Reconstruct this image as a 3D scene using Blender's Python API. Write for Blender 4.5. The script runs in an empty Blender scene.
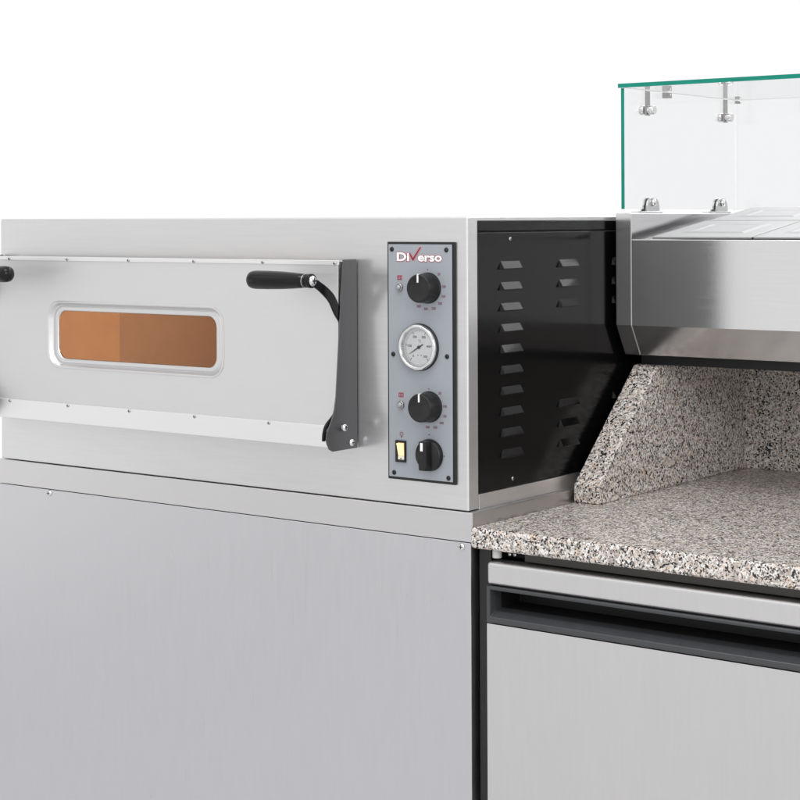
import bpy, bmesh, math, random
from mathutils import Vector, Matrix
random.seed(4)
S = bpy.context.scene
COL = S.collection
ZO = 1.30                      # height of eye level and of the oven's top above the floor; shapes below are measured from there
PI = math.pi

# ------------------------------------------------------------------ materials
def new_mat(name):
    m = bpy.data.materials.new(name); m.use_nodes = True
    nt = m.node_tree
    return m, nt, nt.nodes['Principled BSDF']

def steel(name, col=(.62,.62,.63), rough=.3, brush=(1,1,60), amp=.05, bump=.02, grain=0.0, haze=0.0, haze_rough=.55, streak=.04):
    m, nt, p = new_mat(name)
    p.inputs['Metallic'].default_value = 1.0
    tc = nt.nodes.new('ShaderNodeTexCoord'); mp = nt.nodes.new('ShaderNodeMapping')
    mp.inputs['Scale'].default_value = [b*30 for b in brush]
    nt.links.new(tc.outputs['Object'], mp.inputs['Vector'])
    n = nt.nodes.new('ShaderNodeTexNoise'); n.inputs['Scale'].default_value = 1.0
    n.inputs['Detail'].default_value = 3
    nt.links.new(mp.outputs['Vector'], n.inputs['Vector'])
    n2 = nt.nodes.new('ShaderNodeTexNoise'); n2.inputs['Scale'].default_value = 5.0; n2.inputs['Detail'].default_value = 4
    nt.links.new(tc.outputs['Object'], n2.inputs['Vector'])
    add = nt.nodes.new('ShaderNodeMath'); add.operation = 'MULTIPLY_ADD'
    nt.links.new(n2.outputs['Fac'], add.inputs[0]); add.inputs[1].default_value = .5
    nt.links.new(n.outputs['Fac'], add.inputs[2])
    r = nt.nodes.new('ShaderNodeMapRange'); r.inputs['From Min'].default_value = .45; r.inputs['From Max'].default_value = 1.05
    r.inputs['To Min'].default_value = rough-amp; r.inputs['To Max'].default_value = rough+amp
    nt.links.new(add.outputs[0], r.inputs['Value']); nt.links.new(r.outputs['Result'], p.inputs['Roughness'])
    mix = nt.nodes.new('ShaderNodeMix'); mix.data_type = 'RGBA'
    mix.inputs['A'].default_value = (*[c*(1-streak) for c in col],1); mix.inputs['B'].default_value = (*[min(1,c*(1+streak)) for c in col],1)
    nt.links.new(n.outputs['Fac'], mix.inputs['Factor']); nt.links.new(mix.outputs['Result'], p.inputs['Base Color'])
    b = nt.nodes.new('ShaderNodeBump'); b.inputs['Strength'].default_value = bump; b.inputs['Distance'].default_value = .001
    if grain:
        g = nt.nodes.new('ShaderNodeTexNoise'); g.inputs['Scale'].default_value = 1000; g.inputs['Detail'].default_value = 1
        nt.links.new(tc.outputs['Object'], g.inputs['Vector'])
        nt.links.new(g.outputs['Fac'], b.inputs['Height']); b.inputs['Strength'].default_value = grain
    else:
        nt.links.new(n.outputs['Fac'], b.inputs['Height'])
    nt.links.new(b.outputs['Normal'], p.inputs['Normal'])
    if haze:                                      # brushed sheet: a sharp reflection under a broad soft one
        q = nt.nodes.new('ShaderNodeBsdfPrincipled'); q.inputs['Metallic'].default_value = 1; q.inputs['Roughness'].default_value = haze_rough
        nt.links.new(mix.outputs['Result'], q.inputs['Base Color']); nt.links.new(b.outputs['Normal'], q.inputs['Normal'])
        ms = nt.nodes.new('ShaderNodeMixShader'); ms.inputs[0].default_value = haze
        nt.links.new(p.outputs[0], ms.inputs[1]); nt.links.new(q.outputs[0], ms.inputs[2])
        nt.links.new(ms.outputs[0], nt.nodes['Material Output'].inputs['Surface'])
    return m

def paint(name, col, rough=.4, metallic=0.0, spec=.5, var=.06, scale=40, coat=0):
    m, nt, p = new_mat(name)
    p.inputs['Metallic'].default_value = metallic
    p.inputs['Specular IOR Level'].default_value = spec
    p.inputs['Coat Weight'].default_value = coat
    tc = nt.nodes.new('ShaderNodeTexCoord')
    n = nt.nodes.new('ShaderNodeTexNoise'); n.inputs['Scale'].default_value = scale; n.inputs['Detail'].default_value = 5
    nt.links.new(tc.outputs['Object'], n.inputs['Vector'])
    mix = nt.nodes.new('ShaderNodeMix'); mix.data_type = 'RGBA'
    mix.inputs['A'].default_value = (*[c*(1-var) for c in col],1); mix.inputs['B'].default_value = (*[min(1,c*(1+var)) for c in col],1)
    nt.links.new(n.outputs['Fac'], mix.inputs['Factor']); nt.links.new(mix.outputs['Result'], p.inputs['Base Color'])
    r = nt.nodes.new('ShaderNodeMapRange'); r.inputs['From Min'].default_value=.3; r.inputs['From Max'].default_value=.7
    r.inputs['To Min'].default_value = max(.02,rough-.04); r.inputs['To Max'].default_value = rough+.04
    nt.links.new(n.outputs['Fac'], r.inputs['Value']); nt.links.new(r.outputs['Result'], p.inputs['Roughness'])
    return m

def granite():
    m, nt, p = new_mat('speckled_granite')
    L = nt.links.new
    tc = nt.nodes.new('ShaderNodeTexCoord')
    nz = nt.nodes.new('ShaderNodeTexNoise'); nz.inputs['Scale'].default_value = 330; nz.inputs['Detail'].default_value = 2
    L(tc.outputs['Object'], nz.inputs['Vector'])
    off = nt.nodes.new('ShaderNodeVectorMath'); off.operation = 'MULTIPLY_ADD'
    L(nz.outputs['Color'], off.inputs[0]); off.inputs[1].default_value = (.0048,.0048,.0048); L(tc.outputs['Object'], off.inputs[2])
    def vor(scale):
        v = nt.nodes.new('ShaderNodeTexVoronoi'); v.inputs['Scale'].default_value = scale
        v.feature = 'SMOOTH_F1'; v.inputs['Smoothness'].default_value = .04
        L(off.outputs[0], v.inputs['Vector'])
        sp = nt.nodes.new('ShaderNodeSeparateColor'); L(v.outputs['Color'], sp.inputs[0])
        return sp
    def ramp(src, stops, interp='LINEAR'):
        r = nt.nodes.new('ShaderNodeValToRGB'); e = r.color_ramp.elements; r.color_ramp.interpolation = interp
        while len(e) > 1: e.remove(e[-1])
        e[0].position = stops[0][0]; e[0].color = (*stops[0][1],1)
        for pos, c in stops[1:]:
            k = e.new(pos); k.color = (*c,1)
        L(src, r.inputs[0]); return r
    a = vor(285)
    base = ramp(a.outputs[0], [(0,(.41,.365,.33)),(.22,(.58,.535,.495)),(.42,(.70,.665,.635)),(.60,(.62,.49,.41)),(.70,(.74,.71,.685)),(.86,(.50,.455,.415)),(.95,(.55,.44,.34))],'CONSTANT')
    b = vor(450)
    grey = ramp(b.outputs[1], [(0,(1,1,1)),(.20,(1,1,1)),(.23,(0,0,0))])
    m1 = nt.nodes.new('ShaderNodeMix'); m1.data_type='RGBA'
    L(grey.outputs[0], m1.inputs['Factor']); L(base.outputs[0], m1.inputs['A']); m1.inputs['B'].default_value = (.20,.185,.175,1)
    c = vor(430)
    # black mica clusters
    cl = nt.nodes.new('ShaderNodeTexNoise'); cl.inputs['Scale'].default_value = 75; cl.inputs['Detail'].default_value = 2
    L(tc.outputs['Object'], cl.inputs['Vector'])
    ad = nt.nodes.new('ShaderNodeMath'); ad.operation='MULTIPLY_ADD'; L(cl.outputs['Fac'], ad.inputs[0]); ad.inputs[1].default_value=.6; L(c.outputs[2], ad.inputs[2])
    blk = ramp(ad.outputs[0], [(0,(1,1,1)),(.485,(1,1,1)),(.512,(0,0,0))])
    m2 = nt.nodes.new('ShaderNodeMix'); m2.data_type='RGBA'
    L(blk.outputs[0], m2.inputs['Factor']); L(m1.outputs['Result'], m2.inputs['A']); m2.inputs['B'].default_value = (.016,.015,.016,1)
    fn = nt.nodes.new('ShaderNodeTexNoise'); fn.inputs['Scale'].default_value = 900; fn.inputs['Detail'].default_value = 2
    L(tc.outputs['Object'], fn.inputs['Vector'])
    fr = nt.nodes.new('ShaderNodeMapRange'); fr.inputs['From Min'].default_value = .3; fr.inputs['From Max'].default_value = .7; fr.inputs['To Min'].default_value = .80; fr.inputs['To Max'].default_value = 1.26
    L(fn.outputs['Fac'], fr.inputs['Value'])
    m3 = nt.nodes.new('ShaderNodeMix'); m3.data_type='RGBA'; m3.blend_type='MULTIPLY'; m3.inputs['Factor'].default_value = 1
    L(m2.outputs['Result'], m3.inputs['A']); L(fr.outputs['Result'], m3.inputs['B'])
    L(m3.outputs['Result'], p.inputs['Base Color'])
    p.inputs['Roughness'].default_value = .26
    p.inputs['Specular IOR Level'].default_value = .45
    return m

def glass(name, col, rough=0.0, ior=1.45):
    m, nt, p = new_mat(name)
    p.inputs['Transmission Weight'].default_value = 1
    p.inputs['Base Color'].default_value = (*col,1)
    p.inputs['Roughness'].default_value = rough; p.inputs['IOR'].default_value = ior
    return m

def emit(name, col, s):
    m, nt, p = new_mat(name)
    p.inputs['Base Color'].default_value = (*col,1)
    p.inputs['Emission Color'].default_value = (*col,1); p.inputs['Emission Strength'].default_value = s
    p.inputs['Roughness'].default_value = .3
    return m

M = {}
M['oven_steel'] = steel('oven_brushed_steel', (.69,.69,.695), .20, (.5,.5,10), .03, .004, 0, .5, .55, .045)
M['door_steel'] = steel('door_sheet_steel', (.695,.69,.693), .50, (.5,.5,10), .05, .004)
M['trim_steel'] = steel('door_trim_steel', (.82,.81,.81), .36, (1,1,30), .04, .003)
M['stand_steel'] = steel('stand_sheet_steel', (.605,.601,.622), .32, (9,1,.5), .05, .002, 0, 0, .55, .03)
M['tray_steel'] = steel('tray_sheet_steel', (.64,.63,.635), .32, (1,1,35), .04, .004)
M['rail_steel'] = steel('rail_brushed_steel', (.655,.65,.658), .13, (.5,.5,10), .02, .0, .035, .20, .6, .04)
M['drawer_steel'] = steel('drawer_sheet_steel', (.64,.63,.632), .36, (9,1,.5), .05, .002, 0, 0, .55, .03)
M['lid_steel'] = steel('lid_pressed_steel', (.385,.383,.385), .46, (.1,.1,.1), .02, .0)
M['chrome'] = steel('polished_fittings', (.72,.72,.72), .14, (1,1,1), .03, .0)
M['clip_metal'] = steel('satin_clip_metal', (.40,.39,.385), .25, (1,1,1), .03, .0)
M['cheek'] = steel('satin_cheek_metal', (.58,.58,.58), .28, (1,1,1), .03, .0)
M['frame_steel'] = steel('window_surround_steel', (.68,.675,.68), .30, (1,1,30), .03, .003)
M['bracket'] = steel('dark_grey_bracket', (.155,.155,.16), .42, (1,30,1), .05, .01)
M['black_sheet'] = paint('black_enamel_sheet', (.002,.002,.0022), .17, 0, .26, .1, 6)
M['black_plastic'] = paint('black_plastic', (.006,.006,.0065), .36, 0, .4, .1, 80)
M['black_gloss'] = paint('black_glossy_grip', (.0025,.0025,.003), .17, 0, .3, .1, 80)
M['black_gasket'] = paint('black_gasket', (.008,.008,.009), .6)
M['panel_grey'] = paint('grey_control_plate', (.30,.32,.35), .45, 0, .4, .03, 90)
M['handle_grey'] = paint('dark_grey_handle_plastic', (.042,.044,.048), .30, 0, .5, .08, 60)
M['dark_steel'] = paint('dark_carcass', (.06,.057,.052), .4, .6, .5, .15, 30)
M['black_carcass'] = paint('black_carcass_and_gap', (.012,.011,.010), .5)
M['white_print'] = paint('white_print', (.85,.85,.85), .4)
M['red_print'] = paint('red_print', (.33,.012,.03), .4)
M['pink_print'] = paint('pink_print_edge', (.55,.20,.24), .4)
M['dark_red_print'] = paint('dark_red_print', (.20,.008,.02), .4)
M['scale_print'] = paint('maroon_scale_print', (.16,.03,.06), .5)
M['grey_print'] = paint('dark_grey_print', (.05,.05,.06), .5)
M['dial_white'] = paint('white_dial', (.90,.91,.92), .4)
M['granite'] = granite()
M['pane'] = glass('clear_glass', (.872,.880,.888))
M['pane_edge'] = paint('green_glass_edge', (.004,.20,.145), .15, 0, .25, .25, 25, 0)
def thin_glass(name):
    m, nt, p = new_mat(name)
    tr = nt.nodes.new('ShaderNodeBsdfTransparent'); gl = nt.nodes.new('ShaderNodeBsdfGlossy'); gl.inputs['Roughness'].default_value = .03
    fr = nt.nodes.new('ShaderNodeFresnel'); fr.inputs['IOR'].default_value = 1.35
    mx = nt.nodes.new('ShaderNodeMixShader')
    nt.links.new(fr.outputs[0], mx.inputs[0]); nt.links.new(tr.outputs[0], mx.inputs[1]); nt.links.new(gl.outputs[0], mx.inputs[2])
    nt.links.new(mx.outputs[0], nt.nodes['Material Output'].inputs['Surface'])
    return m
M['gauge_glass'] = thin_glass('gauge_glass')
M['tinted'] = glass('amber_oven_glass', (.80,.62,.46), .03)
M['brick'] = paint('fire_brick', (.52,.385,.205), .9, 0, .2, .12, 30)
M['brick_dimmed'] = paint('fire_brick_dimmed', (.385,.295,.19), .9, 0, .2, .12, 30)  # darker copy of the brick, with the chamber's dimness put into its colour
M['lens'] = paint('grey_lamp_lens', (.35,.37,.38), .08, 0, .6, .1, 300, .5)
M['rocker'] = emit('lit_amber_rocker', (1.0,.66,.34), .62)
M['rocker_tip'] = paint('white_rocker_tip', (.8,.74,.62), .3)
M['spacer'] = paint('white_spacer', (.6,.6,.58), .4)
M['floor'] = paint('pale_studio_floor', (.64,.64,.65), .5, 0, .4, .03, 3)

# ------------------------------------------------------------------ mesh helpers
def box(bm, x0,x1,y0,y1,z0,z1, mi=0):
    vs = [bm.verts.new(v) for v in ((x0,y0,z0),(x1,y0,z0),(x1,y1,z0),(x0,y1,z0),(x0,y0,z1),(x1,y0,z1),(x1,y1,z1),(x0,y1,z1))]
    for f in ((0,3,2,1),(4,5,6,7),(0,1,5,4),(1,2,6,5),(2,3,7,6),(3,0,4,7)):
        bm.faces.new([vs[i] for i in f]).material_index = mi

def prism_x(bm, prof, x0, x1, mi=0):             # profile of (y, z) points swept along x
    a = [bm.verts.new((x0,y,z)) for y,z in prof]; b = [bm.verts.new((x1,y,z)) for y,z in prof]
    n = len(prof)
    bm.faces.new(a[::-1]).material_index = mi; bm.faces.new(b).material_index = mi
    for i in range(n):
        bm.faces.new((a[i],a[(i+1)%n],b[(i+1)%n],b[i])).material_index = mi
    bmesh.ops.recalc_face_normals(bm, faces=bm.faces)

def lathe(bm, prof, o, axis, seg=40, mi=0, smooth=True):   # profile of (r, t): t runs along axis from o
    axis = Vector(axis).normalized()
    u = axis.orthogonal().normalized(); w = axis.cross(u)
    rings = []
    for r,t in prof:
        c = Vector(o)+axis*t
        if r < 1e-6: rings.append([bm.verts.new(c)])
        else: rings.append([bm.verts.new(c+(u*math.cos(2*PI*k/seg)+w*math.sin(2*PI*k/seg))*r) for k in range(seg)])
    fs = []
    for a,b in zip(rings, rings[1:]):
        for k in range(seg):
            k2 = (k+1)%seg
            if len(a)==1 and len(b)==1: continue
            if len(a)==1: f = bm.faces.new((a[0],b[k],b[k2]))
            elif len(b)==1: f = bm.faces.new((a[k],b[0],a[k2]))
            else: f = bm.faces.new((a[k],b[k],b[k2],a[k2]))
            f.smooth = smooth; f.material_index = mi; fs.append(f)
    for rr in (rings[0], rings[-1]):
        if len(rr) > 1:
            f = bm.faces.new(rr); f.material_index = mi; fs.append(f)
    bmesh.ops.recalc_face_normals(bm, faces=fs)

def rrect(cx, cz, hw, hh, r, n=8):
    pts = []
    for sx,sz,a0 in ((1,1,0),(-1,1,90),(-1,-1,180),(1,-1,270)):
        for k in range(n+1):
            a = math.radians(a0+90*k/n)
            pts.append((cx+sx*(hw-r)+r*math.cos(a), cz+sz*(hh-r)+r*math.sin(a)))
    return pts

def loft_y(bm, loops, cap_last=False, mi=0):      # loops: list of (points, y)
    vs = [[bm.verts.new((x,y,z)) for x,z in pts] for pts,y in loops]
    n = len(vs[0]); fs = []
    for a,b in zip(vs, vs[1:]):
        for k in range(n):
            f = bm.faces.new((a[k],a[(k+1)%n],b[(k+1)%n],b[k])); f.material_index = mi; fs.append(f)
    if cap_last: fs.append(bm.faces.new(vs[-1]))
    return fs

def plate_hole(bm, outer, inner, y0, y1):         # a plate in the xz plane with one hole
    sets = []
    for y in (y0,y1):
        edges = []; loops = []
        for pts in (outer, inner):
            vs = [bm.verts.new((x,y,z)) for x,z in pts]; loops.append(vs)
            edges += [bm.edges.new((vs[i],vs[(i+1)%len(vs)])) for i in range(len(vs))]
        bmesh.ops.triangle_fill(bm, use_beauty=True, use_dissolve=False, edges=edges)
        sets.append(loops)
    for k in (0,1):
        a,b = sets[0][k], sets[1][k]; n = len(a)
        for i in range(n): bm.faces.new((a[i],a[(i+1)%n],b[(i+1)%n],b[i]))
    bmesh.ops.recalc_face_normals(bm, faces=bm.faces)

def thing(name, label, cat, loc=(0,0,0), group=None):
    o = bpy.data.objects.new(name, None); COL.objects.link(o)
    o.location = (loc[0],loc[1],loc[2]); o['label'] = label; o['category'] = cat
    o.empty_display_size = .1
    if group: o['group'] = group
    return o

def world_loc(o):
    v = Vector((0,0,0))
    while o: v += o.location; o = o.parent
    return v

def part(name, bm, mat, parent=None, bevel=0, seg=2, label=None, at=None, smooth_ang=None):
    """one mesh; shapes are given in eye-level coordinates and moved to the parent's origin (or to 'at')"""
    base = world_loc(parent) if parent else Vector((0,0,0))
    org = Vector(at)+Vector((0,0,ZO)) if at else base
    bmesh.ops.translate(bm, verts=bm.verts, vec=Vector((0,0,ZO))-org)
    me = bpy.data.meshes.new(name); bm.to_mesh(me); bm.free()
    for mm in (mat if isinstance(mat,(list,tuple)) else [mat]): me.materials.append(mm)
    o = bpy.data.objects.new(name, me); COL.objects.link(o)
    if parent: o.parent = parent
    o.location = org-base
    if bevel:
        b = o.modifiers.new('edge','BEVEL'); b.width = bevel; b.segments = seg; b.limit_method = 'ANGLE'; b.angle_limit = math.radians(35)
        b.harden_normals = False
    if label: o['label'] = label
    return o

def copy_at(src, loc, parent=None):               # loc in eye-level coordinates
    c = src.copy(); COL.objects.link(c)
    p = parent or src.parent; c.parent = p
    c.location = Vector(loc)+Vector((0,0,ZO))-world_loc(p)
    return c

def text_mesh(bm, txt, x0, x1, z0, caph, y, thick, bold=0.0, center=False, mi=0):
    cu = bpy.data.curves.new('lettering','FONT'); cu.body = txt; cu.size = 1; cu.offset = bold; cu.resolution_u = 3
    ob = bpy.data.objects.new('lettering_source', cu); COL.objects.link(ob)
    dg = bpy.context.evaluated_depsgraph_get()
    me = bpy.data.meshes.new_from_object(ob.evaluated_get(dg))
    xs = [v.co.x for v in me.vertices]; ys = [v.co.y for v in me.vertices]
    mnx, mxx = min(xs), max(xs); 
    sz = caph/.73
    sx = (x1-x0)/(mxx-mnx) if x1 is not None else sz
    shift = x0-(mxx-mnx)*sx/2 if center else x0
    vs = [bm.verts.new((shift+(v.co.x-mnx)*sx, y, z0+v.co.y*sz)) for v in me.vertices]
    for p in me.polygons:
        try:
            f = bm.faces.new([vs[i] for i in p.vertices]); f.material_index = mi
        except ValueError: pass
    bpy.data.objects.remove(ob); bpy.data.curves.remove(cu); bpy.data.meshes.remove(me)

def screw_bm(r=.0045, h=.0028, axis=(0,-1,0), slot=True):
    bm = bmesh.new()
    prof = [(0,h),(r*.28,h*.985),(r*.55,h*.88),(r*.8,h*.62),(r*.95,h*.3),(r,0)]
    lathe(bm, prof, (0,0,-ZO+ZO), axis, 20)
    if slot:
        ax = Vector(axis).normalized(); u = Vector((0,0,1)); w = ax.cross(u).normalized()
        for d,e in ((u,w),(w,u)):
            q = []
            c = ax*(h+.00015)
            for a,b in ((-1,-1),(1,-1),(1,1),(-1,1)):
                q.append(bm.verts.new(c+d*a*r*.55+e*b*r*.11))
            f = bm.faces.new(q); f.material_index = 1
    return bm

def screws(points, parent, r=.0045, h=.0028, axis=(0,-1,0), mat=None, name='screw'):
    first = None
    for p in points:
        if first is None:
            bm = screw_bm(r,h,axis)
            bmesh.ops.translate(bm, verts=bm.verts, vec=Vector(p))
            first = part(name, bm, [mat or M['chrome'], M['black_gasket']], parent, at=p)
        else: copy_at(first, p, parent)

# ------------------------------------------------------------------ setting
bm = bmesh.new(); box(bm,-3.5,3.5,-4,3.5,-ZO-.02,-ZO)
o = part('floor', bm, M['floor']); o['kind'] = 'structure'

# ------------------------------------------------------------------ oven stand
stand = thing('oven_stand','plain stainless cabinet stand carrying the pizza oven','oven stand',(-.5,.36,0))
bm = bmesh.new(); box(bm,-1.0,0,0,.75,-.4525,-.4108); part('top_tray', bm, M['tray_steel'], stand, .0012)
bm = bmesh.new(); box(bm,-.998,-.0035,.0012,.03,-1.25,-.4535); part('front_panel', bm, M['stand_steel'], stand, .0012)
bm = bmesh.new(); box(bm,-.996,-.0045,.031,.745,-1.25,-.4535); part('cabinet_body', bm, M['stand_steel'], stand, .001)
bm = bmesh.new(); box(bm,-.97,-.03,.05,.70,-1.30,-1.251); part('plinth', bm, M['black_carcass'], stand)
screws([(-.8674,.0012,-.4595),(-.0188,.0012,-.4598)], stand, .0055, .0035)

# ------------------------------------------------------------------ pizza oven
oven = thing('pizza_oven','stainless electric pizza oven with closed front door and black louvred side','pizza oven',(-.5,.36,ZO-.4108))
XL, XR = -.9910, -.0085
# front face with the opening behind the door
bm = bmesh.new()
plate_hole(bm, [(XL,-.4097),(XR,-.4097),(XR,.004),(XL,.004)], [(-.90,-.29),(-.25,-.29),(-.25,-.08),(-.90,-.08)], .003, .029)
part('front_panel', bm, M['oven_steel'], oven, .0022, 3)
# shell: top, left side, back, floor
bm = bmesh.new(); box(bm,XL+.002,-.0102,.0295,.76,-.002,.0035); part('top_cover', bm, M['oven_steel'], oven, .0008)
bm = bmesh.new(); box(bm,XL+.0015,XL+.004,.0295,.76,-.405,-.0025); part('left_side_panel', bm, M['oven_steel'], oven)
bm = bmesh.new(); box(bm,XL+.005,-.02,.755,.7595,-.405,-.0025); part('back_panel', bm, M['oven_steel'], oven)
bm = bmesh.new(); box(bm,XL+.006,-.016,.032,.75,-.4108,-.402); part('bottom_panel', bm, M['black_carcass'], oven)
# black right side
side = None
bm = bmesh.new(); box(bm,-.0135,-.0097,.0295,.76,-.0162,-.0022); part('side_top_flange', bm, M['black_sheet'], oven, .0005)
bm = bmesh.new(); box(bm,-.0150,-.0100,.0295,.758,-.3885,-.0186)
side = part('side_panel', bm, M['black_sheet'], oven, .0008, label='black louvred side panel')
bm = bmesh.new(); box(bm,-.019,-.0155,.03,.757,-.40,-.003); part('side_backing', bm, M['black_gasket'], oven)
bm = bmesh.new(); box(bm,-.015,-.0094,.0305,.757,-.4112+.0006,-.3893); part('bottom_rail', bm, M['trim_steel'], oven, .0006)
def louver_bm(p):
    x,y,z = p; w,h,d = .057,.0118,.0062
    bm = bmesh.new()
    s = .0035
    t0 = bm.verts.new((x,y+s,z)); t1 = bm.verts.new((x,y+w-s,z))
    o0 = bm.verts.new((x+d,y+s*1.0,z-h+.0012)); o1 = bm.verts.new((x+d,y+w-s*1.0,z-h+.0012))
    b0 = bm.verts.new((x,y,z-h)); b1 = bm.verts.new((x,y+w,z-h))
    c0 = bm.verts.new((x+d*.92,y+s,z-h)); c1 = bm.verts.new((x+d*.92,y+w-s,z-h))
    m0 = bm.verts.new((x+d*.51,y+s,z-h*.45)); m1 = bm.verts.new((x+d*.51,y+w-s,z-h*.45))
    for f in ((t0,m0,m1,t1),(m0,o0,o1,m1)): bm.faces.new(f)
    bm.faces.new((o0,c0,c1,o1)); 
    bm.faces.new((t0,b0,m0)); bm.faces.new((m0,b0,o0)); bm.faces.new((o0,b0,c0))
    bm.faces.new((t1,m1,b1)); bm.faces.new((m1,o1,b1)); bm.faces.new((o1,c1,b1))
    f = bm.faces.new((c0,b0,b1,c1)); f.material_index = 1
    bmesh.ops.recalc_face_normals(bm, faces=bm.faces)
    return bm
lv_pts = [(-.0100,.0853+.0003*k,-.0606-.03025*k) for k in range(10)]
lv_pts += [(-.0100,y,-.0612-.03025*k) for y in (.2455,.4057,.566) for k in (0,1,2,7,8,9)]
lv = part('louver', louver_bm(lv_pts[0]), [M['black_sheet'],M['black_gasket']], side, .0008, 2, at=lv_pts[0])
for p in lv_pts[1:]: copy_at(lv, p)
screws([(-.010,.114,-.0286),(-.010,.118,-.3771),(-.010,.43,-.0290),(-.010,.43,-.3771)], side, .0032, .002, (1,0,0), M['clip_metal'])
# baking chamber behind the window
bm = bmesh.new(); box(bm,-.958,-.932,.032,.231,-.31,-.07); ch = part('chamber_wall', bm, M['brick'], oven)
bm = bmesh.new(); box(bm,-.958,-.9365,.2315,.74,-.31,-.07); part('dimmed_chamber_wall', bm, M['brick_dimmed'], oven)  # added plate: the left wall's dim half is made by darker colour
bm = bmesh.new(); box(bm,-.93,-.26,.70,.74,-.31,-.07); part('chamber_back', bm, M['brick_dimmed'], oven)
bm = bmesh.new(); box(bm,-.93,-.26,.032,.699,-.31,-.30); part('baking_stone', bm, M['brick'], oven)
bm = bmesh.new(); box(bm,-.93,-.26,.032,.699,-.07,-.06); part('chamber_roof', bm, M['brick_dimmed'], oven)
bm = bmesh.new(); box(bm,-.259,-.235,.032,.74,-.31,-.06); part('chamber_side', bm, M['brick_dimmed'], oven)

# ---- door
DX0, DX1, DF = -.9735, -.2100, -.036
door_outer = [(DX0,-.3320),(DX1,-.3320),(DX1,-.0585),(DX0,-.0585)]
bm = bmesh.new()
wcx, wcz = -.6325, -.1872
plate_hole(bm, [(DX0,-.3310),(DX1,-.3310),(DX1,-.0592),(DX0,-.0592)], rrect(wcx,wcz,.1955,.0530,.026), DF, DF+.0015)
plate_hole(bm, [(DX0+.002,-.330),(DX1-.002,-.330),(DX1-.002,-.060),(DX0+.002,-.060)], [(-.88,-.272),(-.30,-.272),(-.30,-.095),(-.88,-.095)], -.003, -.0015)
box(bm,DX0+.0015,DX0+.003,DF+.0016,-.0031,-.330,-.060); box(bm,DX1-.003,DX1-.0015,DF+.0016,-.0031,-.330,-.060)
door = part('door', bm, M['door_steel'], oven, .0007, 2)
bm = bmesh.new(); box(bm,DX0,-.2070,DF-.0026,DF-.0002,-.0655,-.0585); part('top_trim', bm, M['trim_steel'], door, .0009)
bm = bmesh.new(); box(bm,DX0,-.2102,DF-.0020,DF-.0002,-.3320,-.2998); part('bottom_trim', bm, M['trim_steel'], door, .0009)
bm = bmesh.new()                                  # pressed-in window surround: soft slope down to a flat rim
pcx, pcz = -.6333, -.1876
loft_y(bm, [(rrect(wcx,wcz,.1985,.0556,.029), DF-.0004),(rrect(wcx,wcz,.1965,.0540,.0275), DF-.0012),(rrect(wcx,wcz,.1950,.0526,.026), DF-.0008),(rrect(wcx,wcz,.1930,.0510,.025), DF+.0018),(rrect(wcx,wcz,.1908,.0494,.024), DF+.0054),
            (rrect(wcx,wcz,.1892,.0483,.0232), DF+.0074),(rrect(wcx,wcz,.1878,.0474,.0225), DF+.0076),(rrect(wcx,wcz,.1870,.0469,.0222), DF+.0066),(rrect(wcx,wcz,.1855,.0461,.0215), DF+.0062),(rrect(pcx,pcz,.1790,.0410,.0180), DF+.0062),(rrect(pcx,pcz,.1775,.0398,.0172), DF+.0068),(rrect(pcx,pcz,.1770,.0394,.0170), DF+.0120)])
for f in bm.faces: f.smooth = True
bmesh.ops.recalc_face_normals(bm, faces=bm.faces)
wf = part('window_frame', bm, M['frame_steel'], door)
bm = bmesh.new()
loft_y(bm, [(rrect(pcx,pcz,.1769,.0393,.0170), DF+.0086),(rrect(pcx,pcz,.1769,.0393,.0170), DF+.0126)])
n = len(bm.verts)//2; bm.verts.ensure_lookup_table()
bm.faces.new(bm.verts[:n]); bm.faces.new(bm.verts[n:]); bmesh.ops.recalc_face_normals(bm, faces=bm.faces)
part('window_pane', bm, M['tinted'], door)
xs = (-.921,-.779,-.637,-.4945,-.353,-.2144)
screws([(x,DF-.0026,-.0630) for x in xs]+[(x,DF-.0020,-.3033) for x in (-.921,-.779,-.637,-.4945,-.3425)], door, .0028, .0018, mat=M['clip_metal'])

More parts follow.
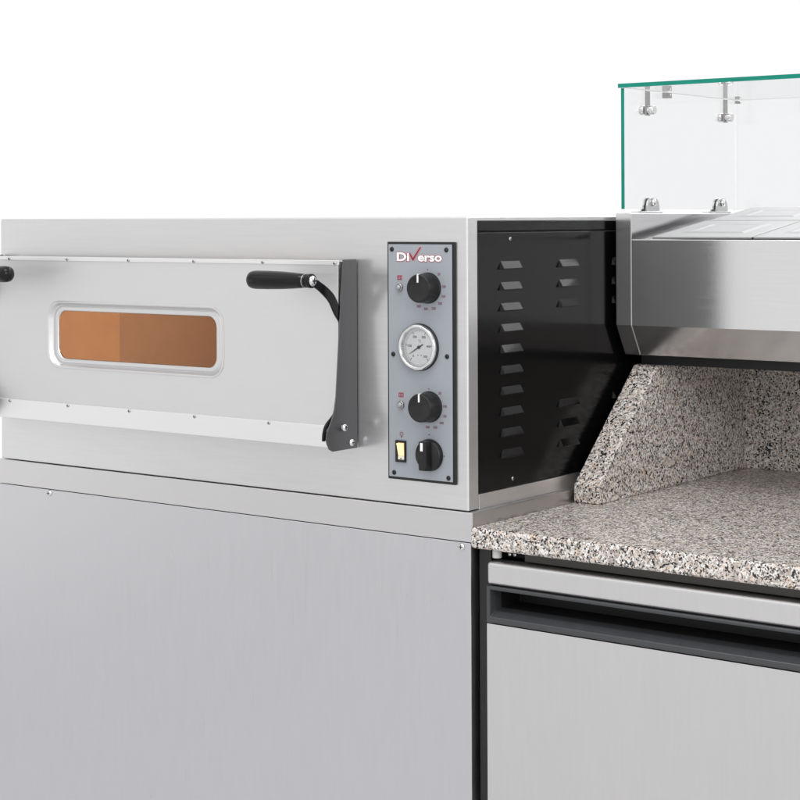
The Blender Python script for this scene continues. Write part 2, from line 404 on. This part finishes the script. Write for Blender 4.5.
# ---- hinge brackets and lever handles
plate = [(.0015,-.0575),(-.0304,-.0575),(-.0362,-.11),(-.0410,-.174),(-.0480,-.255),(-.0520,-.274),(-.0579,-.288),(-.0660,-.300),(-.0705,-.308),(-.0715,-.315),(-.0690,-.3225),(-.0640,-.3305),(-.0560,-.3343),(.0015,-.3343)]
def strap(bm, pts, x0, x1, n=6):                  # flat bar along a curved line in the yz plane
    P = []
    for i in range(len(pts)-1):
        p0 = pts[max(i-1,0)]; p1 = pts[i]; p2 = pts[i+1]; p3 = pts[min(i+2,len(pts)-1)]
        for k in range(n):
            t = k/n
            P.append([.5*((2*b)+(-a+c)*t+(2*a-5*b+4*c-d)*t*t+(-a+3*b-3*c+d)*t**3) for a,b,c,d in zip(p0,p1,p2,p3)])
    P.append(list(pts[-1]))
    A, B = [], []
    for i,(y,z,w) in enumerate(P):
        q0 = P[max(i-1,0)]; q1 = P[min(i+1,len(P)-1)]
        t = Vector((q1[0]-q0[0], q1[1]-q0[1])).normalized(); nx = Vector((-t.y,t.x))
        A.append((y+nx.x*w/2, z+nx.y*w/2)); B.append((y-nx.x*w/2, z-nx.y*w/2))
    va = [[bm.verts.new((x,*a)) for a in A] for x in (x0,x1)]; vb = [[bm.verts.new((x,*b)) for b in B] for x in (x0,x1)]
    m = len(P)
    for i in range(m-1):
        bm.faces.new((va[0][i],va[0][i+1],vb[0][i+1],vb[0][i])); bm.faces.new((va[1][i],vb[1][i],vb[1][i+1],va[1][i+1]))
        bm.faces.new((va[0][i],va[1][i],va[1][i+1],va[0][i+1])); bm.faces.new((vb[0][i],vb[0][i+1],vb[1][i+1],vb[1][i]))
    for i in (0,m-1): bm.faces.new((va[0][i],vb[0][i],vb[1][i],va[1][i]))
    bmesh.ops.recalc_face_normals(bm, faces=bm.faces)
ARM = [(-.1000,-.0872,.0150),(-.0860,-.0925,.0125),(-.0690,-.1020,.0140),(-.0535,-.1140,.0150),(-.0420,-.1310,.0150),(-.0270,-.1520,.0140),(-.0120,-.2000,.0140),(-.0200,-.2500,.0130),(-.0460,-.2820,.0090),(-.0655,-.2960,.0066),(-.0715,-.3070,.0058),(-.0728,-.3180,.0052)]
gy, gz = -.1005, -.0866
def handle_set(s, xo, extra=0):                            # s=+1: bracket on the right of the door, outer face at xo
    bm = bmesh.new(); prism_x(bm, plate, xo-.002*s, xo); bmesh.ops.recalc_face_normals(bm, faces=bm.faces)
    br = part('hinge_bracket', bm, M['bracket'], oven, .0006)
    screws([(xo+.004*s,-.0345,-.3012),(xo,-.0129,-.3253)], br, .0058, .0042, (s,0,0))
    bm = bmesh.new(); lathe(bm, [(.0048,0),(.0048,.0042)], (xo,-.0345,-.3012), (s,0,0), 20); part('spacer_bush', bm, M['chrome'], br)
    bm = bmesh.new(); strap(bm, ARM, xo-.0052*s, xo-.0022*s)
    lathe(bm, [(.0098,0),(.0104,.0012),(.0104,.0068),(.0098,.008)], (xo-.0080*s,gy,gz), (s,0,0), 28)
    hd = part('door_handle', bm, M['black_gloss'], oven, .0007)
    bm = bmesh.new()
    L = .112
    lathe(bm, [(0,0),(.0045,.0004),(.0092,.0022),(.0122,.0055),(.0134,.0105),(.0137,.018),(.0136,.040),(.0129,.065),(.0118,.085),(.0107,.098),(.0101,.104),(.0088,.1055),(.0088,.108),(.0099,.109),(.0099,L+extra)], (xo-(.1205+extra)*s,gy,gz), (s,0,0), 36)
    part('grip', bm, M['black_gloss'], hd)
    bm = bmesh.new(); lathe(bm, [(.0096,0),(.0096,.0022)], (xo-.0152*s,gy,gz), (s,0,0), 28); part('collar', bm, M['clip_metal'], hd)
    screws([(xo-.0006*s,gy,gz)], hd, .0080, .0044, (s,0,0))
handle_set(1, -.2047)
handle_set(-1, -.9830, .0175)

# ---- control panel
bm = bmesh.new(); box(bm,-.1470,-.0278,-.0004,.0025,-.3742,-.0318); cp0 = part('control_panel', bm, M['black_gasket'], oven, .0005)
bm = bmesh.new(); box(bm,-.1436,-.0318,-.0026,-.0006,-.3702,-.0353); part('face_plate', bm, M['panel_grey'], cp0, .0005)
FY = -.0026
screws([(-.1371,FY,-.0424),(-.0408,FY,-.0428),(-.1345,FY,-.3644),(-.0386,FY,-.3648),(-.1352,FY,-.1938),(-.0403,FY,-.1934)], cp0, .0036, .0022, mat=M['black_plastic'])
# lettering: white capital and small letters, with a red tick standing for the v
bm = bmesh.new()
text_mesh(bm,'Di', -.1282,-.1056,-.0588,.0122, FY-.0004,0,.034)
text_mesh(bm,'erso', -.0905,-.0482,-.0590,.0122, FY-.0004,0,.034)
part('lettering', bm, M['white_print'], cp0)
bm = bmesh.new()
text_mesh(bm,'Di', -.1290,-.1048,-.0590,.0125, FY-.0002,0,.075)
text_mesh(bm,'erso', -.0913,-.0474,-.0592,.0125, FY-.0002,0,.075)
part('lettering_outline', bm, M['red_print'], cp0)
def poly(bm, pts, y):
    bm.faces.new([bm.verts.new((x,y,z)) for x,z in pts])
bm = bmesh.new(); poly(bm, [(-.1080,-.0470),(-.1042,-.0468),(-.0992,-.0535),(-.0872,-.0385),(-.0835,-.0388),(-.0975,-.0588),(-.1008,-.0588)], FY-.0003); part('tick_edge', bm, M['pink_print'], cp0)
bm = bmesh.new(); poly(bm, [(-.1068,-.0474),(-.1045,-.0474),(-.0992,-.0548),(-.0868,-.0391),(-.0850,-.0395),(-.0982,-.0580),(-.1002,-.0580)], FY-.0005); part('red_tick', bm, M['dark_red_print'], cp0)
# numerals round the two thermostats
def scale(nums, dots):
    bm = bmesh.new()
    for txt,x,z in nums: text_mesh(bm, txt, x, None, z-.0018, .0036, FY-.0003, 0, .012, True)
    for x,z in dots: lathe(bm, [(.0010,0),(.0010,.0002)], (x,FY-.0001,z), (0,-1,0), 10)
    part('dial_scale', bm, M['scale_print'], cp0)
scale((('50',-.0538,-.0771),('100',-.0452,-.0945),('150',-.0462,-.1084),('200',-.0520,-.1186),('250',-.0632,-.1260),('300',-.0768,-.1268),('350',-.0893,-.1235)), ((-.0735,-.0712),))
scale((('50',-.0529,-.2456),('100',-.0440,-.2638),('150',-.0447,-.2776),('200',-.0502,-.2875),('250',-.0612,-.2945),('300',-.0746,-.2950)), ((-.0721,-.2408),))
scale((), ((-.0719,-.3056),)); scale((), ((-.0459,-.3343),))
for x,z in ((-.1232,-.0832),(-.1214,-.2518)):     # heater symbols over the two lamps
    bm = bmesh.new()
    for a in ((-.0042,.0042,.0020,.0032),(-.0042,.0042,-.0032,-.0020),(-.0042,-.0032,-.002,.002),(.0032,.0042,-.002,.002),(-.0018,-.0008,-.002,.002),(.0008,.0018,-.002,.002)):
        box(bm, x+a[0],x+a[1],FY-.0004,FY-.0001,z+a[2],z+a[3])
    part('heater_symbol', bm, M['red_print'], cp0)
bm = bmesh.new()                                  # bulb symbol over the switch
for k in range(8):
    a0, a1 = 2*PI*k/8, 2*PI*(k+1)/8
    poly(bm, [(-.1209+r*math.cos(a),-.3078+r*math.sin(a)) for r,a in ((.0019,a0),(.0026,a0),(.0026,a1),(.0019,a1))], FY-.0003)
for k in range(-1,6):
    a = k*PI/4; d = Vector((math.cos(a),math.sin(a))); e = Vector((-d.y,d.x))*.0003
    p,q = Vector((-.1209,-.3078))+d*.0033, Vector((-.1209,-.3078))+d*.0045
    poly(bm, [tuple(p+e),tuple(q+e),tuple(q-e),tuple(p-e)], FY-.0003)
box(bm,-.1221,-.1197,FY-.0004,FY-.0001,-.3128,-.3110)
part('bulb_symbol', bm, M['scale_print'], cp0)

def knob(x, z):
    bm = bmesh.new()
    prof = [(.0222,0),(.0222,.0022),(.0214,.0030),(.0212,.0060),(.0206,.0200),(.0203,.0238),(.0194,.0252),(.0170,.0254),(.0165,.0250),(0,.0250)]
    lathe(bm, prof, (x,FY,z), (0,-1,0), 64)
    for v in bm.verts:                            # fine grip ribs round the side
        dx, dz = v.co.x-x, v.co.z-z; r = math.hypot(dx,dz)
        if r > .0198 and FY-.0245 < v.co.y < FY-.004:
            k = round(math.atan2(dz,dx)/(2*PI)*64)
            s = .985 if k%2 else 1.0
            v.co.x = x+dx*s; v.co.z = z+dz*s
    kb = part('temperature_knob', bm, M['black_plastic'], oven)
    bm = bmesh.new(); box(bm,x-.0011,x+.0011,FY-.0262,FY-.0248,z+.0085,z+.0188)
    box(bm,x-.0011,x+.0011,FY-.0258,FY-.0195,z+.0190,z+.0206)
    part('pointer_mark', bm, M['white_print'], kb)
knob(-.0725,-.0972); knob(-.0712,-.2660)
# rotary switch with a raised bar
kx, kz = -.0705, -.3345
bm = bmesh.new()
lathe(bm, [(.0228,0),(.0228,.0030),(.0215,.0060),(.0205,.0075),(0,.0078)], (kx,FY,kz), (0,-1,0), 48)
prof = []
bar = [(-.0056,-.0205),(.0056,-.0205),(.0062,-.0150),(.0066,0),(.0062,.0150),(.0056,.0205),(-.0056,.0205),(-.0062,.0150),(-.0066,0),(-.0062,-.0150)]
fs = loft_y(bm, [([(kx+a*1.25,kz+b*1.02) for a,b in bar],FY-.006),([(kx+a*1.0,kz+b) for a,b in bar],FY-.0185),([(kx+a*.86,kz+b*.965) for a,b in bar],FY-.0205)], True)
bmesh.ops.recalc_face_normals(bm, faces=bm.faces)
rk = part('rotary_switch', bm, M['black_plastic'], oven)
bm = bmesh.new(); box(bm,kx-.0020,kx+.0020,FY-.0212,FY-.0203,kz+.0075,kz+.0190); part('pointer_mark', bm, M['white_print'], rk)
bm = bmesh.new(); lathe(bm, [(.0030,0),(.0030,.0006)], (kx,FY-.0203,kz-.001), (0,-1,0), 16); part('centre_dot', bm, M['black_gasket'], rk)
# indicator lamps
for x,z in ((-.1234,-.0972),(-.1216,-.2660)):
    bm = bmesh.new(); lathe(bm, [(.0058,0),(.0058,.0016),(.0050,.0030),(.0040,.0030),(.0038,.0020)], (x,FY,z), (0,-1,0), 28)
    il = part('indicator_lamp', bm, M['clip_metal'], oven)
    bm = bmesh.new(); lathe(bm, [(0,.0052),(.0016,.0050),(.0030,.0040),(.0038,.0021)], (x,FY,z), (0,-1,0), 24); part('lens', bm, M['lens'], il)
# rocker switch
bm = bmesh.new()
plate_hole(bm, [(-.1308,-.3484),(-.1124,-.3484),(-.1124,-.3172),(-.1308,-.3172)], [(-.1276,-.3452),(-.1150,-.3452),(-.1150,-.3204),(-.1276,-.3204)], FY-.0026, FY+.0005)
rs = part('rocker_switch', bm, M['black_plastic'], oven, .0006)
bm = bmesh.new()
prism_x(bm, [(FY+.0003,-.3206),(FY-.0058,-.3216),(FY-.0040,-.3245),(FY-.0020,-.3330),(FY-.0006,-.3390),(FY+.0003,-.3395)], -.1270,-.1156)
part('lit_rocker', bm, M['rocker'], rs, .0005)
bm = bmesh.new(); prism_x(bm, [(FY+.0003,-.3396),(FY-.0007,-.3395),(FY-.0012,-.3446),(FY+.0003,-.3450)], -.1270,-.1156)
box(bm,-.1220,-.1206,FY-.0020,FY-.0009,-.3436,-.3422,1)
part('rocker_foot', bm, [M['rocker_tip'],M['black_gasket']], rs)
# thermometer
gx, gzz = -.0880, -.1820
bm = bmesh.new(); lathe(bm, [(.0338,0),(.0338,.0022),(.0326,.0034),(.0300,.0034)], (gx,FY,gzz), (0,-1,0), 64)
f = [x for x in bm.faces if len(x.verts) > 8]; bmesh.ops.delete(bm, geom=f, context='FACES')
th = part('thermometer', bm, M['black_gasket'], oven)
bm = bmesh.new(); lathe(bm, [(.0318,.0030),(.0330,.0052),(.0326,.0080),(.0310,.0094),(.0290,.0096),(.0278,.0088),(.0272,.0070),(.0270,.0008)], (gx,FY,gzz), (0,-1,0), 72)
f = [x for x in bm.faces if len(x.verts) > 8]; bmesh.ops.delete(bm, geom=f, context='FACES'); part('bezel', bm, M['chrome'], th)
bm = bmesh.new(); lathe(bm, [(0,.0012),(.0276,.0012)], (gx,FY,gzz), (0,-1,0), 48)
f = [x for x in bm.faces if len(x.verts) > 8]; bmesh.ops.delete(bm, geom=f, context='FACES'); part('dial', bm, M['dial_white'], th)
dy = FY-.0014
bm = bmesh.new()
for k in range(51):
    a = math.radians(230-280*k/50); d = Vector((math.cos(a),math.sin(a))); e = Vector((-d.y,d.x))
    r0 = .0205 if k%10==0 else (.0222 if k%5==0 else .0230); w = .00038 if k%10==0 else .0002
    c = Vector((gx,gzz)); p,q = c+d*r0, c+d*.0248
    poly(bm, [tuple(p+e*w),tuple(q+e*w),tuple(q-e*w),tuple(p-e*w)], dy)
for k,t in enumerate(('0','100','200','300','400','500')):
    a = math.radians(230-56*k); r = .0166
    text_mesh(bm, t, gx+r*math.cos(a), None, gzz+r*math.sin(a)-.0018, .0036, dy, 0, .010, True)
text_mesh(bm, '°C', gx+.001, None, gzz+.0072, .0036, dy, 0, .0, True)
for x in (-.0022,.0035): lathe(bm, [(.0008,0),(.0008,.0001)], (gx+x,dy,gzz-.0115), (0,-1,0), 10)
part('dial_print', bm, M['grey_print'], th)
bm = bmesh.new(); a = math.radians(211); d = Vector((math.cos(a),math.sin(a))); e = Vector((-d.y,d.x)); c = Vector((gx,gzz))
poly(bm, [tuple(c-d*.0085+e*.0008),tuple(c+d*.004+e*.0008),tuple(c+d*.0200+e*.0003),tuple(c+d*.0200-e*.0003),tuple(c+d*.004-e*.0008),tuple(c-d*.0085-e*.0008)], dy-.0014)
lathe(bm, [(.0022,0),(.0022,.0012),(0,.0016)], (gx,dy-.0008,gzz), (0,-1,0), 20)
part('needle', bm, M['grey_print'], th)
bm = bmesh.new(); lathe(bm, [(0,.0062),(.0273,.0062)], (gx,FY,gzz), (0,-1,0), 48); f = [x for x in bm.faces if len(x.verts) > 8]; bmesh.ops.delete(bm, geom=f, context='FACES'); part('cover_glass', bm, M['gauge_glass'], th)

# ------------------------------------------------------------------ refrigerated counter
counter = thing('refrigerated_counter','stainless drawer counter with speckled granite worktop and sloped granite upstand','counter',(.6,.38,0))
bm = bmesh.new(); box(bm,.0012,1.25,-.0080,.7890,-.4585,-.4295); part('worktop', bm, M['granite'], counter, .005, 4)
bm = bmesh.new(); prism_x(bm, [(.2633,-.4294),(.7569,-.4294),(.7569,-.2323),(.4491,-.2323),(.2668,-.3985),(.2633,-.4020)], .0050,.0490); part('side_upstand', bm, M['granite'], counter, .0028, 3)
bm = bmesh.new(); box(bm,.0060,1.25,.7570,.7870,-.4294,-.2330); part('back_upstand', bm, M['granite'], counter, .0015)
bm = bmesh.new(); box(bm,.0240,1.24,.0780,.745,-1.18,-.4760); part('cabinet_body', bm, M['dark_steel'], counter)
bm = bmesh.new(); box(bm,.0008,.0215,.0150,.745,-1.18,-.4600); part('gap_shade_panel', bm, M['black_carcass'], counter, .0015)  # counter side coloured black to hold the shade of the gap
bm = bmesh.new(); box(bm,.075,1.24,.0180,.032,-.4735,-.4600); part('support_rail', bm, M['dark_steel'], counter, .0008)
bm = bmesh.new(); box(bm,.0300,1.24,.0450,.70,-.4750,-.4600); part('worktop_frame', bm, M['black_carcass'], counter)
bm = bmesh.new(); lathe(bm, [(.0060,0),(.0066,.001),(.0066,.0115),(.0058,.0125)], (.0335,.012,-.4712), (0,0,1), 20); part('levelling_foot', bm, M['spacer'], counter)
screws([(.0505,.0178,-.4655),(.0590,.0178,-.4652)], counter, .0030, .002)
# drawer: steel front with a recessed dark handle along the top
def drawer(x0, x1, hx1):
    zt, zb, h0, h1 = -.4754, -1.15, -.5082, -.5615
    bm = bmesh.new()
    box(bm,x0,x1,.0005,.030,zb,h1)
    d = part('drawer', bm, M['drawer_steel'], counter, .0012, 2)
    bm = bmesh.new(); box(bm,x0,x1,.0005,.030,h0,zt); part('upper_strip', bm, M['drawer_steel'], d, .0055, 5)
    bm = bmesh.new()
    X0, X1 = x0+.0012, hx1-.0006; t, b = h0-.0006, h1+.0018
    fr = .0060
    # handle: outer flange, flat rim, deep pocket with a sloping lower lip
    def ring(x0_,x1_,z0_,z1_,y): return [bm.verts.new(v) for v in ((x0_,y,z0_),(x1_,y,z0_),(x1_,y,z1_),(x0_,y,z1_))]
    r0 = ring(X0,X1,b,t,.012); r1 = ring(X0,X1,b,t,-.0014); r1b = ring(X0+.0014,X1-.0014,b+.0014,t-.0014,-.0028)
    r2 = ring(X0+fr,X1-fr,b+.0080,t-.0050,-.0022); r2c = ring(X0+fr+.002,X1-fr-.002,b+.0150,t-.0056,.0085)
    r3 = ring(X0+fr+.003,X1-fr-.003,b+.0178,t-.0050,.0220); r4 = ring(X0+fr+.003,X1-fr-.003,b+.0170,t-.0020,.0700)
    for a,c in ((r0,r1),(r1,r1b),(r1b,r2),(r2,r2c),(r2c,r3),(r3,r4)):
        for i in range(4):
            f = bm.faces.new((a[i],a[(i+1)%4],c[(i+1)%4],c[i]))
            if a is r3: f.material_index = 1  # inside of the pocket blackened, its shade put into the colour
    bm.faces.new(r4).material_index = 1
    bmesh.ops.recalc_face_normals(bm, faces=bm.faces)
    part('handle', bm, [M['handle_grey'],M['black_gasket']], d, .0012, 2)
drawer(.0232, .640, .630)
drawer(.6440, 1.235, 1.228)
bm = bmesh.new(); box(bm,.05,1.20,.08,.70,-1.30,-1.181); part('plinth', bm, M['black_carcass'], counter)

# ------------------------------------------------------------------ topping display on the counter
disp = thing('topping_display','stainless chilled topping unit with glass guard above the granite worktop','topping display',(.6,.6,ZO-.2323))
bm = bmesh.new(); prism_x(bm, [(.402,.0090),(.402,-.1672),(.4303,-.2155),(.797,-.2155),(.797,.0090)], 0,.0284); part('end_cap', bm, M['rail_steel'], disp, .0013, 2)
bm = bmesh.new(); prism_x(bm, [(.4024,-.0325),(.4024,-.1672),(.4306,-.2153),(.797,-.2153),(.797,.0135),(.4135,-.0372),(.4090,-.0372),(.4085,-.0325)], .0288,1.2); part('body', bm, M['rail_steel'], disp, .0009, 2)
bm = bmesh.new(); box(bm,.012,1.19,.4620,.78,-.2323,-.2157); part('plinth', bm, M['black_gasket'], disp)
# glass
def pane(name, x0,x1,y0,y1,z0,z1, edges):
    bm = bmesh.new(); box(bm,x0,x1,y0,y1,z0,z1)
    bmesh.ops.recalc_face_normals(bm, faces=bm.faces)
    bm.normal_update()
    for f in bm.faces:
        n = f.normal
        if any((n-Vector(e)).length < .1 for e in edges): f.material_index = 1
    return part(name, bm, [M['pane'],M['pane_edge']], disp)
gt = .2062
pane('top_glass', .0068,1.2,.3990,.8060,gt,gt+.0066, [(0,-1,0),(-1,0,0),(0,1,0)])
pane('side_glass', .0105,.0165,.4020,.7950,.0155,gt-.0006, [(0,-1,0)])
pane('back_glass', .0105,1.2,.7958,.8018,.0150,gt-.0006, [(-1,0,0)])
def clamp(y):
    c = bmesh.new(); box(c,.0168,.0196,y-.0062,y+.0062,.1655,.2054)
    t = part('glass_clamp', c, M['clip_metal'], disp, .0006)
    c = bmesh.new(); lathe(c, [(.0066,0),(.0075,.0010),(.0075,.0105),(.0066,.0115)], (.0197,y,.1742), (1,0,0), 24); part('clamp_screw', c, M['chrome'], t)
    c = bmesh.new(); lathe(c, [(.0066,0),(.0075,.0010),(.0075,.0075),(.0066,.0085)], (.0103,y,.1742), (-1,0,0), 24); part('clamp_nut', c, M['chrome'], t)
clamp(.4740); clamp(.7495)
def corner_block(x,y,h=.0094,w=.006):
    c = bmesh.new(); box(c,x-w,x+w,y-w,y+w,.2054-h,.2054)
    t = part('corner_block', c, M['clip_metal'], disp, .0009)
    c = bmesh.new(); lathe(c, [(.0022,0),(.0020,.0010),(0,.0013)], (x+w,y,.2054-h/2), (1,0,0), 16); part('block_screw', c, M['chrome'], t)
corner_block(.0232,.5300); corner_block(.0215,.7905,.0055,.004)
def foot_clamp(y):
    # a steel foot with two rounded cheeks gripping the pane's lower edge
    c = bmesh.new(); box(c,.0015,.0270,y-.0300,y+.0290,.0091,.0118)
    t = part('foot_clamp', c, M['chrome'], disp, .0006)
    y += .009
    prof = [(y-.0200,.0119),(y-.0195,.0215),(y-.0165,.0290),(y-.0110,.0335),(y-.0040,.0350),(y+.0040,.0350),(y+.0130,.0325),(y+.0190,.0270),(y+.0215,.0200),(y+.0220,.0119)]
    for a,b in ((.0169,.0200),(.0072,.0101)):
        c = bmesh.new(); prism_x(c, prof, a, b); bmesh.ops.recalc_face_normals(c, faces=c.faces); part('cheek', c, M['cheek'], t, .0007)
    c = bmesh.new(); lathe(c, [(.0062,0),(.0062,.0030),(.0050,.0045),(0,.0048)], (.0201,y,.0265), (1,0,0), 20); part('clamp_screw', c, M['chrome'], t)
foot_clamp(.4790); foot_clamp(.7230)

# ------------------------------------------------------------------ lids of the topping containers (sloping deck)
TILT = math.atan(.135)
def lid(x0, x1, y0, y1, label):
    w, d = x1-x0, y1-y0
    z0 = -.0318+(y0-.402)*.135
    t = thing('container_lid', label, 'lid', ((x0+x1)/2,y0,ZO+z0), 'steel lids on the topping containers')
    t.rotation_euler = (TILT,0,0)
    bm = bmesh.new()
    def ring(ix,iy,z): return [bm.verts.new(v) for v in ((-w/2+ix,iy,z),(w/2-ix,iy,z),(w/2-ix,d-iy,z),(-w/2+ix,d-iy,z))]
    R = [ring(.0004,.0004,-.0012),ring(.0,.0,.0018),ring(.0012,.0012,.0026),ring(.030,.0385,.0026),ring(.0370,.0450,.0040),ring(.040,.048,.0042),ring(.048,.056,.0032)]
    for a,b in zip(R,R[1:]):
        for i in range(4): bm.faces.new((a[i],a[(i+1)%4],b[(i+1)%4],b[i]))
    bm.faces.new(R[-1]); bm.faces.new(R[0][::-1])
    bmesh.ops.recalc_face_normals(bm, faces=bm.faces)
    me = bpy.data.meshes.new('lid_sheet'); bm.to_mesh(me); me.materials.append(M['lid_steel'])
    bm.free()
    o = bpy.data.objects.new('lid_sheet', me); COL.objects.link(o); o.parent = t
    b = o.modifiers.new('edge','BEVEL'); b.width = .0009; b.segments = 2; b.limit_method = 'ANGLE'; b.angle_limit = math.radians(25)
lid(.0595,.2285,.4115,.5930,'front steel container lid beside the dark wedge of the end wall')
lid(.2315,.4005,.4115,.5930,'front steel container lid cut off by the photo edge, right of the seam')
lid(.0640,.2285,.5960,.7600,'rear steel container lid behind the others, under the back glass')

# ------------------------------------------------------------------ camera
C = Vector((1.4188951,-2.06077303,ZO))
r = Vector((.80045594,.59937772,-.00407813)); u = Vector((.00326439,.00244436,.99999168)); fw = Vector((-.59938271,.8004626,0))
cam = bpy.data.cameras.new('camera'); co = bpy.data.objects.new('camera', cam); COL.objects.link(co)
co.matrix_world = Matrix(((r.x,u.x,-fw.x,C.x),(r.y,u.y,-fw.y,C.y),(r.z,u.z,-fw.z,C.z),(0,0,0,1)))
cam.sensor_width = 36; cam.sensor_fit = 'HORIZONTAL'; cam.lens = 1787.38/800*36; cam.shift_y = -(400-219.76)/800
cam.clip_start = .05; cam.clip_end = 100
S.camera = co

# ------------------------------------------------------------------ light: white studio
w = bpy.data.worlds.new('World'); S.world = w; w.use_nodes = True
wt = w.node_tree; bg = wt.nodes['Background']; bg.inputs['Color'].default_value = (1,1,1,1)
# pure white sweep behind; unseen noise added in front to vary reflections on steel
wc = wt.nodes.new('ShaderNodeTexCoord'); ws = wt.nodes.new('ShaderNodeSeparateXYZ'); wt.links.new(wc.outputs['Generated'], ws.inputs[0])
wn = wt.nodes.new('ShaderNodeTexNoise'); wn.inputs['Scale'].default_value = 3.2; wn.inputs['Detail'].default_value = 1; wt.links.new(wc.outputs['Generated'], wn.inputs['Vector'])
wr = wt.nodes.new('ShaderNodeMapRange'); wr.inputs['From Min'].default_value = .3; wr.inputs['From Max'].default_value = .7; wr.inputs['To Min'].default_value = .66; wr.inputs['To Max'].default_value = 1.36
wt.links.new(wn.outputs['Fac'], wr.inputs['Value'])
wf_ = wt.nodes.new('ShaderNodeMapRange'); wf_.inputs['From Min'].default_value = -.35; wf_.inputs['From Max'].default_value = .15; wt.links.new(ws.outputs['Y'], wf_.inputs['Value'])
wm = wt.nodes.new('ShaderNodeMix'); wt.links.new(wf_.outputs['Result'], wm.inputs['Factor']); wt.links.new(wr.outputs['Result'], wm.inputs['A']); wm.inputs['B'].default_value = 1.02
wt.links.new(wm.outputs['Result'], bg.inputs['Strength'])
def softbox(name, loc, target, sx, sy, power, col=(1,1,1)):
    l = bpy.data.lights.new(name,'AREA'); l.shape = 'RECTANGLE'; l.size = sx; l.size_y = sy; l.energy = power; l.color = col
    o = bpy.data.objects.new(name, l); COL.objects.link(o); o.location = loc
    o.rotation_euler = (Vector(target)-Vector(loc)).to_track_quat('-Z','Y').to_euler()
    return o
softbox('overhead_softbox', (.2,-.9,3.2), (0,.2,1.0), 2.2, 1.2, 30)
softbox('front_softbox', (3.3,-1.9,2.35), (.3,.4,.9), 1.8, 1.2, 37)
softbox('rear_softbox', (.6,3.2,3.5), (0,0,1.1), 5.0, 2.6, 92)
l = bpy.data.lights.new('oven_lamp','POINT'); l.energy = 4.9; l.color = (1,.72,.45); l.shadow_soft_size = .02
o = bpy.data.objects.new('oven_lamp', l); COL.objects.link(o); o.location = (-.42,.20,ZO-.12)

S.view_settings.view_transform = 'Standard'; S.view_settings.look = 'None'; S.view_settings.exposure = 0; S.view_settings.gamma = 1
S.render.engine = 'CYCLES'; S.cycles.max_bounces = 14; S.cycles.transmission_bounces = 12; S.cycles.transparent_max_bounces = 16
